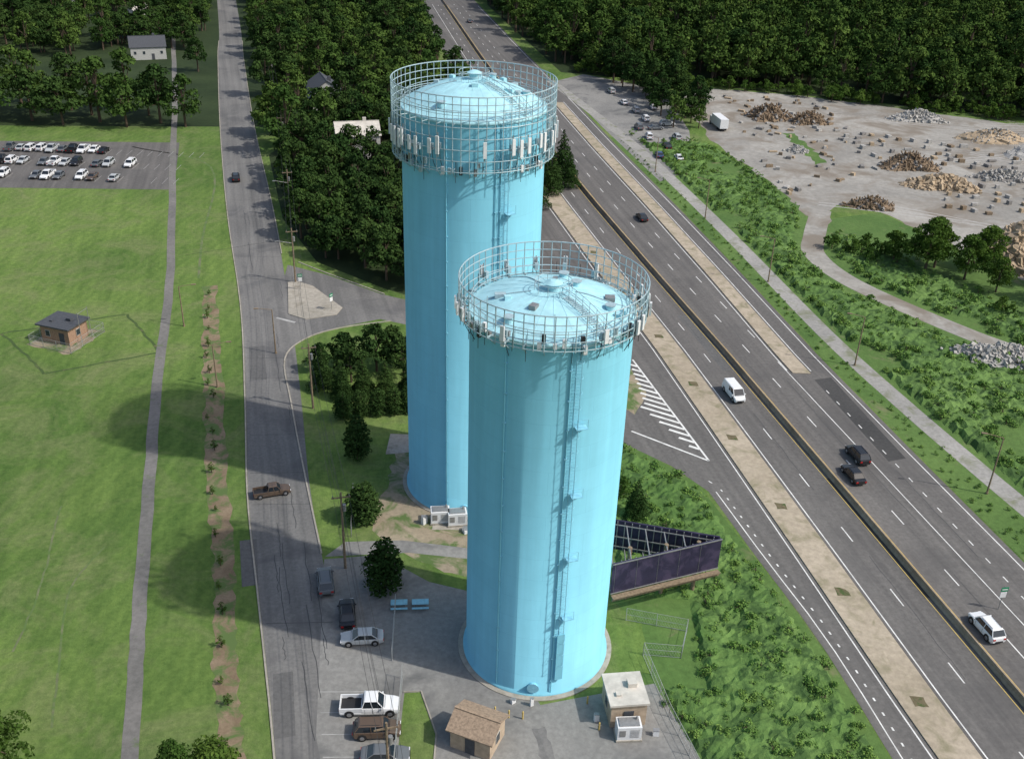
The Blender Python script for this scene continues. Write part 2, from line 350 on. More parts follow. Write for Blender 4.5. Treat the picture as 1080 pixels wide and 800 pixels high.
rp=smoothpl([(10,360),(26,305),(35.5,268),(46.6,214.8),(55.8,165.1),(61.8,140.1),(66.8,122),(71.5,106),(77.5,84),(88,40)])
b=MB(); band(b,rp,3.3,.02); b.obj('gravel_path',[M_rpath])
sheet('quarry_yard_ground',[rough_poly([(52,350),(66,356),(95,350),(156,320),(300,280),(300,150),(150,170),(115,185),(103,193),(94,215),(86,232),(76,236),(71,222),(68,228),(62,262),(55,290)],.9,3)],.014,M_gravel)
b=MB(); r_=random.Random(2)
for k in range(16):
    x=r_.uniform(70,150); y=r_.uniform(235,340); a=r_.uniform(-.9,.5); c=r_.uniform(-.03,.03); pts=[]
    for j in range(14):
        pts.append((x,y)); x+=math.cos(a)*3; y+=math.sin(a)*3; a+=c
        if not(64<x<170 and 222<y<346): break
    if len(pts)>3:
        band(b,pts,.45,.0175+.0002*k,k%2); band(b,offs(pts,1.9),.45,.0176+.0002*k,k%2)
M_trk=surf('wheel_track',(.19,.18,.16),(.24,.22,.2),.1,1); M_trk2=surf('wheel_track_pale',(.36,.35,.33),(.42,.41,.39),.1,1)
b.obj('wheel_track',[M_trk,M_trk2])
b=MB(); dr=smoothpl([(72,232),(66,214),(63.5,203),(67.3,188.5),(79.5,170),(90,158.4),(112,140),(150,120)]); band(b,dr,4.8,.02)
b.obj('dirt_road',[M_gravel])
sheet('roadside_yard_ground',[[(E(300)+1,300),(E(250)+2,250),(46,262),(50,300),(48,352),(22,372),(E(360)+1,360)]],.010,M_lot)
sheet('verge_ground',[[(E(y)+.3,y) for y in range(40,300,10)]+[(54,285),(62,262),(70,225),(86,232),(103,193),(150,165),(170,100),(150,40)],
      [(11,126),(16,126)]+[(Gl(y)-.2,y) for y in (122,116,100,90,82,70,50,30)]+[(24,50),(19,66),(14,78),(10.5,92)]],.006,M_grass2)
sheet('tank_yard_ground',[rough_poly([(-16,121),(8,124),(10,104),(9,96),(-3,94),(-11,97),(-17,103)],.5,1.5)],.009,M_dirt)
sheet('gore_dirt',[rough_poly([(16.5,146),(19.2,150),(21.5,140),(19,134),(15.8,137)],.2,1.2)],.016,M_dirt)
sheet('site_drive',[[(-22,97.5),(-20,100.5),(-13,101.2),(-3,99.8),(-3,97.8),(-12,98.8)]],.02,M_lot)
sheet('concrete_slab',[[(-17.5,120.5),(-13,121.5),(-12.8,126),(-17.5,126)],[(-9.5,103.5),(-5.5,103.7),(-5.6,107),(-9.5,107)]],.03,M_conc)
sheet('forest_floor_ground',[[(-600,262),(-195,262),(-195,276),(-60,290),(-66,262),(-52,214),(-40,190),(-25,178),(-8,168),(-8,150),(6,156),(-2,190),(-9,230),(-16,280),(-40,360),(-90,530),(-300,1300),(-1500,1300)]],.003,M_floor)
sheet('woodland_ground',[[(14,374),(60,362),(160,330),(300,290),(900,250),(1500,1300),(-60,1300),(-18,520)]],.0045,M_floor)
# ------------------------------------------------------------------ foliage
def inpoly(x,y,P):
    c=False; j=len(P)-1
    for i in range(len(P)):
        if (P[i][1]>y)!=(P[j][1]>y) and x<(P[j][0]-P[i][0])*(y-P[i][1])/(P[j][1]-P[i][1])+P[i][0]: c=not c
        j=i
    return c
def fill(P,step,jit=.45,avoid=[]):
    xs=[p[0] for p in P]; ys=[p[1] for p in P]; out=[]
    y=min(ys); k=0
    while y<max(ys):
        x=min(xs)+(k%2)*step/2
        while x<max(xs):
            a=x+random.uniform(-jit,jit)*step; c=y+random.uniform(-jit,jit)*step
            if inpoly(a,c,P) and all(not f(a,c) for f in avoid): out.append((a,c,0))
            x+=step
        y+=step*.87; k+=1
    random.shuffle(out); return out
def hummocks(name,P,step,amp,mat,avoid=[]):
    x0=min(p[0] for p in P); y0=min(p[1] for p in P); nx=int((max(p[0] for p in P)-x0)/step)+2; ny=int((max(p[1] for p in P)-y0)/step)+2
    ok=np.zeros((ny,nx),bool)
    for j in range(ny):
        for i in range(nx):
            x=x0+i*step;y=y0+j*step; ok[j,i]=inpoly(x,y,P) and all(not f(x,y) for f in avoid)
    idx=-np.ones((ny,nx),int); V=[];F=[]
    r=random.Random(1)
    for j in range(ny-1):
        for i in range(nx-1):
            if ok[j,i] and ok[j+1,i] and ok[j,i+1] and ok[j+1,i+1]:
                q=[]
                for (jj,ii) in ((j,i),(j,i+1),(j+1,i+1),(j+1,i)):
                    if idx[jj,ii]<0:
                        x=x0+ii*step;y=y0+jj*step
                        edge=not(0<jj<ny-1 and 0<ii<nx-1 and ok[jj-1:jj+2,ii-1:ii+2].all())
                        h=(.5+.5*mn.noise(Vector((x*.18,y*.18,1))))*.9+.5*abs(mn.noise(Vector((x*.6,y*.6,5))))+r.uniform(0,.35)
                        idx[jj,ii]=len(V); V.append((x+r.uniform(-.3,.3)*step,y+r.uniform(-.3,.3)*step,.009 if edge else .03+amp*max(0,h-.25)))
                    q.append(int(idx[jj,ii]))
                F.append(tuple(q))
    me=bpy.data.meshes.new(name); me.from_pydata(V,[],F); me.materials.append(mat); me.update()
    return link(bpy.data.objects.new(name,me))
def crown(name,blobs,nleaf,size,mat,trunk=None,seed=0):
    r=np.random.default_rng(seed); V=[];T=[]
    for (cx,cy,cz,rad) in blobs:
        n=max(12,int(nleaf*rad*rad)); d=r.normal(size=(n,3)); d/=np.linalg.norm(d,axis=1)[:,None]
        d[:,2]=np.where(d[:,2]<-.3,-d[:,2],d[:,2])
        rr=rad*(.7+.42*r.random(n)); P=np.array([cx,cy,cz])+d*rr[:,None]*np.array([1,1,.8])
        nn=d+r.normal(size=(n,3))*.55; nn/=np.linalg.norm(nn,axis=1)[:,None]
        u=np.cross(nn,r.normal(size=(n,3))); u/=np.linalg.norm(u,axis=1)[:,None]; w=np.cross(nn,u)
        s=size*(.6+.8*r.random(n))[:,None]
        q=np.stack([P-u*s,P-w*s*.6,P+u*s,P+w*s*.6],1); V.append(q.reshape(-1,3))
        T.append(np.clip(.55*r.random()+.45*r.random(n),0,1))
    V=np.concatenate(V); T=np.concatenate(T); nf=len(T)
    mb=MB()
    if trunk: 
        H,tr,limbs=trunk
        mb.cyl((0,0,-.2),(0,0,H),tr,tr*.45,7,1)
        for (lx_,ly,lz) in limbs: mb.cyl((0,0,H*(.45+.5*random.random())),(lx_,ly,lz),tr*.4,tr*.12,5,1,False)
    nv=len(mb.v)
    verts=mb.v+[tuple(x) for x in V.tolist()]
    faces=mb.f+[(nv+4*i,nv+4*i+1,nv+4*i+2,nv+4*i+3) for i in range(nf)]
    me=bpy.data.meshes.new(name); me.from_pydata(verts,[],faces); me.materials.append(mat); me.materials.append(M_bark)
    me.polygons.foreach_set('material_index',[1]*len(mb.f)+[0]*nf)
    a=me.attributes.new('tint','FLOAT','FACE'); a.data.foreach_set('value',np.concatenate([np.zeros(len(mb.f)),T]).astype(np.float32))
    me.update(); return me
def broad(name,h,R,seed,mat,size=.42,cov=.4,nb=34,base=.27):
    r=random.Random(seed); bl=[]; limbs=[]
    for i in range(nb):
        a=r.random()*6.283; t=r.random()
        z=h*(base+(.9-base)*t); prof=math.sin(math.pi*min(1,(.15+.85*t)**.8*.93))*.9+.1
        rad=R*prof*math.sqrt(r.random())*.85*(1+.25*math.sin(a*3+seed))
        br=R*(.2+.19*r.random())*(1.05-.35*t)
        bl.append((math.cos(a)*rad,math.sin(a)*rad,z,br))
        if i%4==0: limbs.append((math.cos(a)*rad*.8,math.sin(a)*rad*.8,z))
    bl.append((0,0,h*.88,R*.3))
    return crown(name,bl,cov*10.5/(size*size),size,mat,(h*.7,h*.022+.05,limbs),seed)
def conif(name,h,R,seed,mat,col=False,size=.17):
    r=random.Random(seed); bl=[]
    n=44
    for i in range(n):
        t=i/n; a=i*2.4+r.uniform(-.3,.3)
        rr=((R*(1-t)**.8) if not col else R*math.sin(math.pi*min(.97,.25+.7*t))**.6)*r.uniform(.85,1.12)
        br=max(.3,rr*.5); bl.append((math.cos(a)*(rr-br*.8),math.sin(a)*(rr-br*.8),h*(.06+.92*t),br))
    return crown(name,bl,.42*10.5/(size*size),size,mat,(h*.9,.14,[]),seed)
TB=[broad('broadleaf_tree_%d'%i,h,R,i+3,M_leafF,.46,.36,nb) for i,(h,R,nb) in enumerate([(15,5.4,34),(13,6.0,30),(17,5.2,38),(11.5,4.6,26),(14,6.4,40),(16,4.2,28)])]
TN=[broad('near_tree_%d'%i,h,R,i+63,M_leafN,.26,.42,44) for i,(h,R) in enumerate([(12,5.0),(10,4.6)])]
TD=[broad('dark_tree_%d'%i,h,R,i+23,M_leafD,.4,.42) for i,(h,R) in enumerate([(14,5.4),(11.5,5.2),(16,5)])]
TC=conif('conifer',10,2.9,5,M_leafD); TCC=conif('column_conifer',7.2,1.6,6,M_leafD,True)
TS=broad('sapling_crown',2.6,.85,9,M_leafN,.11,.4,14)
SH=broad('shrub_crown',2.6,1.9,12,M_leafN,.18,.4,16)
BU=[broad('scrub_%d'%i,h,R,40+i,M_leafB,.15,.3,8,.1) for i,(h,R) in enumerate([(1.2,1.2),(.95,1.35),(1.5,1.2)])]
def protos(name,meshes):
    c=bpy.data.collections.new(name)
    for m in meshes: c.objects.link(bpy.data.objects.new(m.name+'_proto',m))
    return c
def scatter(name,pts,coll,smin,smax,base=None):
    if base is None:
        me=bpy.data.meshes.new(name); me.from_pydata(pts,[],[])
    else: me=base
    o=link(bpy.data.objects.new(name,me))
    ng=bpy.data.node_groups.new(name,'GeometryNodeTree')
    ng.interface.new_socket(name='Geometry',in_out='INPUT',socket_type='NodeSocketGeometry')
    ng.interface.new_socket(name='Geometry',in_out='OUTPUT',socket_type='NodeSocketGeometry')
    gi=ng.nodes.new('NodeGroupInput'); go=ng.nodes.new('NodeGroupOutput')
    ip=ng.nodes.new('GeometryNodeInstanceOnPoints'); ci=ng.nodes.new('GeometryNodeCollectionInfo')
    ci.inputs[0].default_value=coll; ci.inputs[1].default_value=True; ci.inputs[2].default_value=True
    r=ng.nodes.new('FunctionNodeRandomValue'); r.data_type='FLOAT_VECTOR'; r.inputs[0].default_value=(0,0,0); r.inputs[1].default_value=(0,0,6.283) if base is None else (6.28,6.28,6.28)
    s=ng.nodes.new('FunctionNodeRandomValue'); s.data_type='FLOAT'; s.inputs[2].default_value=smin; s.inputs[3].default_value=smax; s.inputs[8].default_value=5
    L=ng.links.new
    L(gi.outputs[0],ip.inputs['Points']); L(ci.outputs[0],ip.inputs['Instance']); ip.inputs['Pick Instance'].default_value=True
    L(r.outputs[0],ip.inputs['Rotation']); L(s.outputs[1],ip.inputs['Scale'])
    if base is not None:
        j=ng.nodes.new('GeometryNodeJoinGeometry'); L(gi.outputs[0],j.inputs[0]); L(ip.outputs[0],j.inputs[0]); L(j.outputs[0],go.inputs[0])
    else: L(ip.outputs[0],go.inputs[0])
    md=o.modifiers.new('scatter','NODES'); md.node_group=ng
    return o
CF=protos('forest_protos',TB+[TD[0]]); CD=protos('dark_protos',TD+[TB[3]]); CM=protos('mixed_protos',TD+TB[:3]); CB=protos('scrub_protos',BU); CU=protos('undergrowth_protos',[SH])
rdx=lambda y: lx(y,0)
av_road=lambda x,y: rdx(y)-5<x<rdx(y)+14.5
av_hw=lambda x,y: Gl(y)-3<x<E(y)+4
FR=[(16,378),(30,376),(62,362),(160,328),(330,285),(420,300),(420,760),(-70,760),(-22,531),(2,425)]
scatter('forest',fill(FR,7.6,.75,[av_hw]),CF,.6,1.35)
ug=[]
for (p,q) in (((20,376),(62,360)),((62,360),(160,326)),((160,326),(330,283))):
    for k in range(int(math.dist(p,q)/1.6)):
        t=random.random(); ug.append((p[0]+(q[0]-p[0])*t+random.uniform(-1,1),p[1]+(q[1]-p[1])*t+random.uniform(-3,4),0))
scatter('undergrowth',ug,CU,.7,1.9)
clear=[lambda x,y:(x+42)**2+(y-259)**2<150,lambda x,y:(x+60)**2+(y-310)**2<170,lambda x,y:(x+135)**2+(y-372)**2<420,lambda x,y:(x+160)**2+(y-436)**2<500,lambda x,y:(x+205)**2+(y-466)**2<500]
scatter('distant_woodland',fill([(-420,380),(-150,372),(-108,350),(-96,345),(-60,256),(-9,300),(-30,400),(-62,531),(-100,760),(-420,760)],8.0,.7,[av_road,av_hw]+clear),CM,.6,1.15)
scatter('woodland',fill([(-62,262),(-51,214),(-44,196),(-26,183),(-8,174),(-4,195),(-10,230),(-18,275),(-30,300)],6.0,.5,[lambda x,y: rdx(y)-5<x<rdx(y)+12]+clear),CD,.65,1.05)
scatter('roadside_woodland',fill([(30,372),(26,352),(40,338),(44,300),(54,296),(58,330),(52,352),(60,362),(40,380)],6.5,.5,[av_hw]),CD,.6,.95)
def tree(name,me,x,y,s=1,rz=None,sz=None):
    o=link(bpy.data.objects.new(name,me)); o.location=(x,y,0); o.rotation_euler=(0,0,random.random()*6.28 if rz is None else rz); o.scale=(s,s,sz or s); return o
for x,y,s in [(-165,284,1.1),(-156,288,1.25),(-147,282,1.1),(-139,287,1.3),(-129,284,1.2),(-120,288,1.25),(-111,284,1.15),(-103,289,1.2),(-95,286,1.0),(-176,290,1.2),(-188,287,1.2),(-133,300,1.2),(-117,303,1.1),(-150,305,1.2),(-160,300,1.2),(-142,296,1.1),(-125,295,1.1),(-109,297,1.1),(-170,300,1.2)]:
    tree('oak_tree',(TB[:3]+TD)[int(-x)%5],x,y,s)
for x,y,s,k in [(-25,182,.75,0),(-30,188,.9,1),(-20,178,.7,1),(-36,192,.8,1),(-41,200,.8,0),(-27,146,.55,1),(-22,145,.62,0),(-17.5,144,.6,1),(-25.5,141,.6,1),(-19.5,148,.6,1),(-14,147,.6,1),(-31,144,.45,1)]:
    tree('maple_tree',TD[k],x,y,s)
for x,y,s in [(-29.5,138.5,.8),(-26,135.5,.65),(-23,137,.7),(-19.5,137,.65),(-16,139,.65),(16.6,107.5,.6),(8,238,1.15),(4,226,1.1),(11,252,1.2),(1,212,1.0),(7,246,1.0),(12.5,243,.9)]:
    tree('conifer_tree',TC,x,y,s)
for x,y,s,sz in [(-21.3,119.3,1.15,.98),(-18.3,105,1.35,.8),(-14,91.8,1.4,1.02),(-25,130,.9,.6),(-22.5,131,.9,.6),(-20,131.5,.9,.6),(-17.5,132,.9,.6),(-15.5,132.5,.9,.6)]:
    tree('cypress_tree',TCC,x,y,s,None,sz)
for x,y,s,k in [(-46.5,63.5,.8,1),(-25.3,62.5,.7,1),(-28,60.5,.7,0),(-50,67,.7,0),(84,195,1.0,0),(91,192,.95,1),(97,198,.95,1),(88,203,.8,1),(79,200,.7,1),(95,186,.75,1),(103,182,.8,1),(108,190,.9,0),(87,198,.9,0)]:
    tree('maple_tree',TN[k],x,y,s)
for x,y,s in [(71.6,204,1.3),(75,206,1.5),(68,207,1.2),(78,203,1.3),(74,200,1.2),(15,112,1.2),(99,175,1.6),(92,176,1.3),(13.5,118,1.0),(110,172,1.6)]:
    tree('shrub',SH,x,y,s)
for i in range(23):
    y=68+i*4.7; x=float(np.interp(y,[30,67,79.2,94.5,114.1,140.4,177],[-17,-26.2,-29.8,-33.9,-40.0,-48.0,-58.3]))
    tree('sapling',TS,x+random.uniform(-.4,.4),y+random.uniform(-1,1),random.uniform(.35,.8))
def rpx(y): return float(np.interp(y,[p[1] for p in reversed(rp)],[p[0] for p in reversed(rp)]))
def near_dr(x,y): return min((x-a)**2+(y-c)**2 for a,c in dr)<3.6**2*1.3
VR=[(68,222),(62,258),(54,285),(30,296),(rpx(260),260),(rpx(214),214),(rpx(165),165),(rpx(140),140),(rpx(106),106),(rpx(60),60),(120,60),(140,120),(110,142),(100,170),(90,188),(75,212)]
avr=[lambda x,y:abs(x-rpx(y))<2.4,near_dr]
openg=lambda x,y:math.sin(x*.21+y*.13)+math.sin(y*.17-x*.1)>1.35
hummocks('overgrown_slope',VR,.75,1.2,M_weed,avr+[openg])
scatter('scrub_vegetation',fill(VR,2.1,.7,[lambda x,y:abs(x-rpx(y))<2.9,near_dr,lambda x,y:math.sin(x*.21+y*.13)+math.sin(y*.17-x*.1)>1.5]),CB,.4,1.3)
VL=[(12.5,123),(16,124.5),(22,119.5),(26,114),(30,99.5),(33.4,88.5),(35,81.5),(37,70),(44,35),(30,40),(21.5,62),(16.5,77),(15.5,84),(13,100)]
avl=[lambda x,y:12.5<x<21.3 and 78<y<92]
hummocks('overgrown_embankment',VL,.5,.85,M_weed,avl)
scatter('embankment_vegetation',fill(VL,1.9,.7,avl),CB,.35,1.0)
VG=[(E(y)+.8,y) for y in range(50,290,20)]+[(rpx(y)-1.8,y) for y in range(290,50,-20)]
scatter('verge_vegetation',fill(VG,1.9,.6),CB,.2,.5)
# ------------------------------------------------------------------ towers
def tower(name,loc,r,h,Rr,rails,npost,dome,ladder,ants,pipes,seed):
    rr_=random.Random(seed)
    e=empty(name,loc)
    b=MB(); b.lathe([(r+.35,0),(r+.35,.35),(r,.36),(r,h)],128); b.obj('shell',[M_tw],parent=e,smooth=True)
    b=MB(); K=10
    b.lathe([(r+.07,h-.35),(r+.1,h-.3),(r+.1,h)]+[((r+.06)*(1-t/K),h+dome*(1-(1-t/K)**2)) for t in range(0,K)]+[(.02,h+dome)],96)
    b.obj('roof',[M_roof],parent=e,smooth=True)
    b=MB(); b.lathe([(r+.9,.0),(r+.9,.1),(r+.3,.12)],96); b.obj('foundation_ring',[M_conc],parent=e)
    b=MB(); 
    dz=lambda q:h+dome*(1-(q/r)**2)
    for i in range(24):
        a=i*math.pi/12; pts=[(q*math.cos(a),q*math.sin(a),dz(q)+.01) for q in np.linspace(.9,r,7)]; b.tube(pts,.035,4,0)
    b.cyl((0,0,dz(0)-.1),(0,0,dz(0)+.7),.55,.55,20,0); b.cyl((0,0,dz(0)+.7),(0,0,dz(0)+.95),.85,.3,20,0)
    b.ring(1.7,dz(1.7)+1.0,.035,28,1); b.ring(1.7,dz(1.7)+.55,.03,28,1)
    for i in range(10):
        a=i*.628; b.cyl((1.7*math.cos(a),1.7*math.sin(a),dz(1.7)),(1.7*math.cos(a),1.7*math.sin(a),dz(1.7)+1),.03,.03,5,1)
    for a0,wd in ((ladder+.35,.8),):
        ca,sa=math.cos(a0),math.sin(a0)
        for sgn in (-1,1):
            ox,oy=-sa*wd/2*sgn,ca*wd/2*sgn
            for hh in (.55,1.05): b.tube([(q*ca+ox,q*sa+oy,dz(q)+hh) for q in np.linspace(1.7,r,7)],.03,4,1)
            for q in np.linspace(1.7,r,7): b.cyl((q*ca+ox,q*sa+oy,dz(q)),(q*ca+ox,q*sa+oy,dz(q)+1.05),.03,.03,4,1)
        for q in np.linspace(1.9,r,22): b.box((q*ca,q*sa,dz(q)+.06),(.16,wd,.05),a0,1)
    for a,q in ((ladder+.9,r*.72),(ladder+2.6,r*.6),(ladder-1.0,r*.8),(ladder+1.9,r*.35)):
        b.cyl((q*math.cos(a),q*math.sin(a),dz(q)-.1),(q*math.cos(a),q*math.sin(a),dz(q)+.45),.42,.42,16,0); b.cyl((q*math.cos(a),q*math.sin(a),dz(q)+.45),(q*math.cos(a),q*math.sin(a),dz(q)+.52),.5,.5,16,1)
    for k in range(7):   # hatches, junction boxes and short masts on the roof
        a=rr_.uniform(0,6.28); q=r*rr_.uniform(.3,.9)
        b.box((q*math.cos(a),q*math.sin(a),dz(q)+.15),(rr_.uniform(.4,1.0),rr_.uniform(.4,.8),.4),a,rr_.choice([0,1,2]))
        a+=.5; b.cyl((r*.93*math.cos(a),r*.93*math.sin(a),dz(r*.93)),(r*.93*math.cos(a),r*.93*math.sin(a),h+rr_.uniform(1.5,3)),.04,.03,5,1)
    for k in range(4):
        a=ladder+1.2+k*1.1; q1=r*.98; b.tube([(q*math.cos(a+.05*math.sin(q)),q*math.sin(a+.05*math.sin(q)),dz(q)+.06) for q in np.linspace(2,q1,8)],.045,5,1)
    b.obj('roof_fittings',[M_roof,M_rail,M_pole],parent=e)
    b=MB()
    for z,rad in rails: b.ring(Rr,z,rad,90,0)
    z0=min(z for z,_ in rails); z1=max(z for z,_ in rails)
    for i in range(npost):
        a=2*math.pi*i/npost; ca,sa=math.cos(a),math.sin(a)
        b.cyl((Rr*ca,Rr*sa,z0-.15),(Rr*ca,Rr*sa,z1+.05),.05,.05,5,0)
        if i%2==0:
            b.cyl((Rr*ca,Rr*sa,z0+.1),(r*ca,r*sa,z0+.1),.05,.05,5,0)
            b.cyl((Rr*ca,Rr*sa,h-.2),((r-.1)*ca,(r-.1)*sa,h-.2),.05,.05,5,0)
            b.cyl((Rr*ca,Rr*sa,z0+.1),(r*ca,r*sa,z0-.9),.045,.045,5,0)
        if rr_.random()<.5:
            a2=a+rr_.uniform(-.05,.05); b.cyl(((Rr-.1)*math.cos(a2),(Rr-.1)*math.sin(a2),z0-.5-rr_.random()),((Rr-.1)*math.cos(a2),(Rr-.1)*math.sin(a2),z0+1.2),.035,.035,4,1)
    b.ring(Rr-.45,z0+.1,.035,80,0)
    b.ring(r-.15,h+.55,.03,80,0);b.ring(r-.15,h+1.05,.035,80,0)
    for i in range(40):
        a=2*math.pi*i/40; b.cyl(((r-.15)*math.cos(a),(r-.15)*math.sin(a),h),((r-.15)*math.cos(a),(r-.15)*math.sin(a),h+1.05),.03,.03,4,0)
    b.obj('antenna_rails',[M_rail,M_dark],parent=e)
    b=MB()
    for deg,z,L in ants:
        a=math.radians(deg+rr_.uniform(-1,1)); q=Rr+.28; ca,sa=math.cos(a),math.sin(a); zz=z+rr_.uniform(-.25,.25); L=L*rr_.uniform(.8,1.1)
        b.box((q*ca,q*sa,zz),(.18,.38,L),a,0); b.cyl(((Rr+.08)*ca,(Rr+.08)*sa,zz-L*.7),((Rr+.08)*ca,(Rr+.08)*sa,zz+L*.7),.05,.05,6,1)
        b.box(((Rr-.28)*ca,(Rr-.28)*sa,zz-.2),(.3,.34,.7),a,2)
        b.tube([((Rr-.3)*ca,(Rr-.3)*sa,zz-.5),((Rr-.5)*ca,(Rr-.5)*sa,zz-1.8),((r+.1)*ca,(r+.1)*sa,zz-2.6)],.04,4,3)
    for k in range(30):
        a=rr_.uniform(-3.1,.4); b.box(((Rr-.5)*math.cos(a),(Rr-.5)*math.sin(a),z0+rr_.uniform(-.5,.9)),(.28,.34,rr_.uniform(.4,.9)),a,rr_.choice([2,3,1,0]))
    b.obj('panel_antennas',[M_wht,M_pole,M_rail,M_dark],parent=e)
    b=MB(); a=ladder; ca,sa=math.cos(a),math.sin(a)
    def P(q,t,z): return (q*ca-sa*t,q*sa+ca*t,z)
    for t in (-.24,.24): b.cyl(P(r+.28,t,2.2),P(r+.28,t,h+.9),.035,.035,5,0)
    z=2.3
    while z<h: b.cyl(P(r+.28,-.24,z),P(r+.28,.24,z),.02,.02,4,0); z+=.32
    z=4.5
    while z<h-1:
        pts=[P(r+.28+.6*math.sin(u),-.36*math.cos(u),z) for u in np.linspace(0,math.pi,7)]; b.tube(pts,.02,4,0); z+=1.5
    for t,q in ((0,.88),): b.cyl(P(r+q,t,4.5),P(r+q,t,h-1),.02,.02,4,0)
    for z in (h*.26,h*.44,h*.62,h*.80):
        b.box(P(r+.5,.45,z),(.8,1.1,.06),a,0)
        for t in (-.05,.95): b.cyl(P(r+.85,t,z),P(r+.85,t,z+1.0),.025,.025,4,0)
        b.cyl(P(r+.85,-.05,z+1.0),P(r+.85,.95,z+1.0),.025,.025,4,0); b.cyl(P(r+.1,.45,z-.7),P(r+.85,.45,z),.04,.04,5,0)
    b.box(P(r+.3,.0,h*.08+2),(.1,.8,6.0),a,1)
    for dg,rad in pipes:
        c,s=math.cos(math.radians(dg)),math.sin(math.radians(dg)); b.cyl(((r+.12)*c,(r+.12)*s,.3),((r+.12)*c,(r+.12)*s,h-.3),rad,rad,8,1)
        z=2
        while z<h: b.box(((r+.08)*c,(r+.08)*s,z),(.2,.3,.08),math.radians(dg),0); z+=3
    mc,ms=math.cos(math.radians(-92)),math.sin(math.radians(-92))
    b.cyl(((r-.1)*mc,(r-.1)*ms,1.2),((r+.3)*mc,(r+.3)*ms,1.2),.5,.5,20,1); b.cyl(((r+.3)*mc,(r+.3)*ms,1.2),((r+.38)*mc,(r+.38)*ms,1.2),.62,.62,20,0)
    b.obj('ladder',[M_lad,M_tw],parent=e)
    return e
r1=[(53.8,.065),(53.0,.05),(52.2,.05),(51.4,.05),(50.6,.055),(49.4,.05),(48.2,.055),(47,.05),(45.8,.055)]
a1=[(d,48.4,1.9) for d in (-172,-160,-152,-147,-142,-134,-129,-118,-112,-80,-60,-54,-48,-38,-32,-22,-16,-4,10,24,160,172)]
tower('water_tower',(-5.3,115.0,0),8.2,51,9.25,r1,64,2.7,math.radians(-62),a1,[(-108,.08),(-70,.06),(-66,.06)],1)
r2=[(43.5,.06),(42.7,.045),(41.9,.045),(41.1,.045),(40.3,.05)]
a2=[(d,41.2,1.4) for d in (-35,-28,-10,5,20,-175,-165,-155,60,80,100,120,140,-120,-60)]
tower('water_tower',(3.45,83.9,0),7.5,40.5,8.5,r2,60,1.7,math.radians(-73),a2,[(-122,.07),(-78,.06)],2)
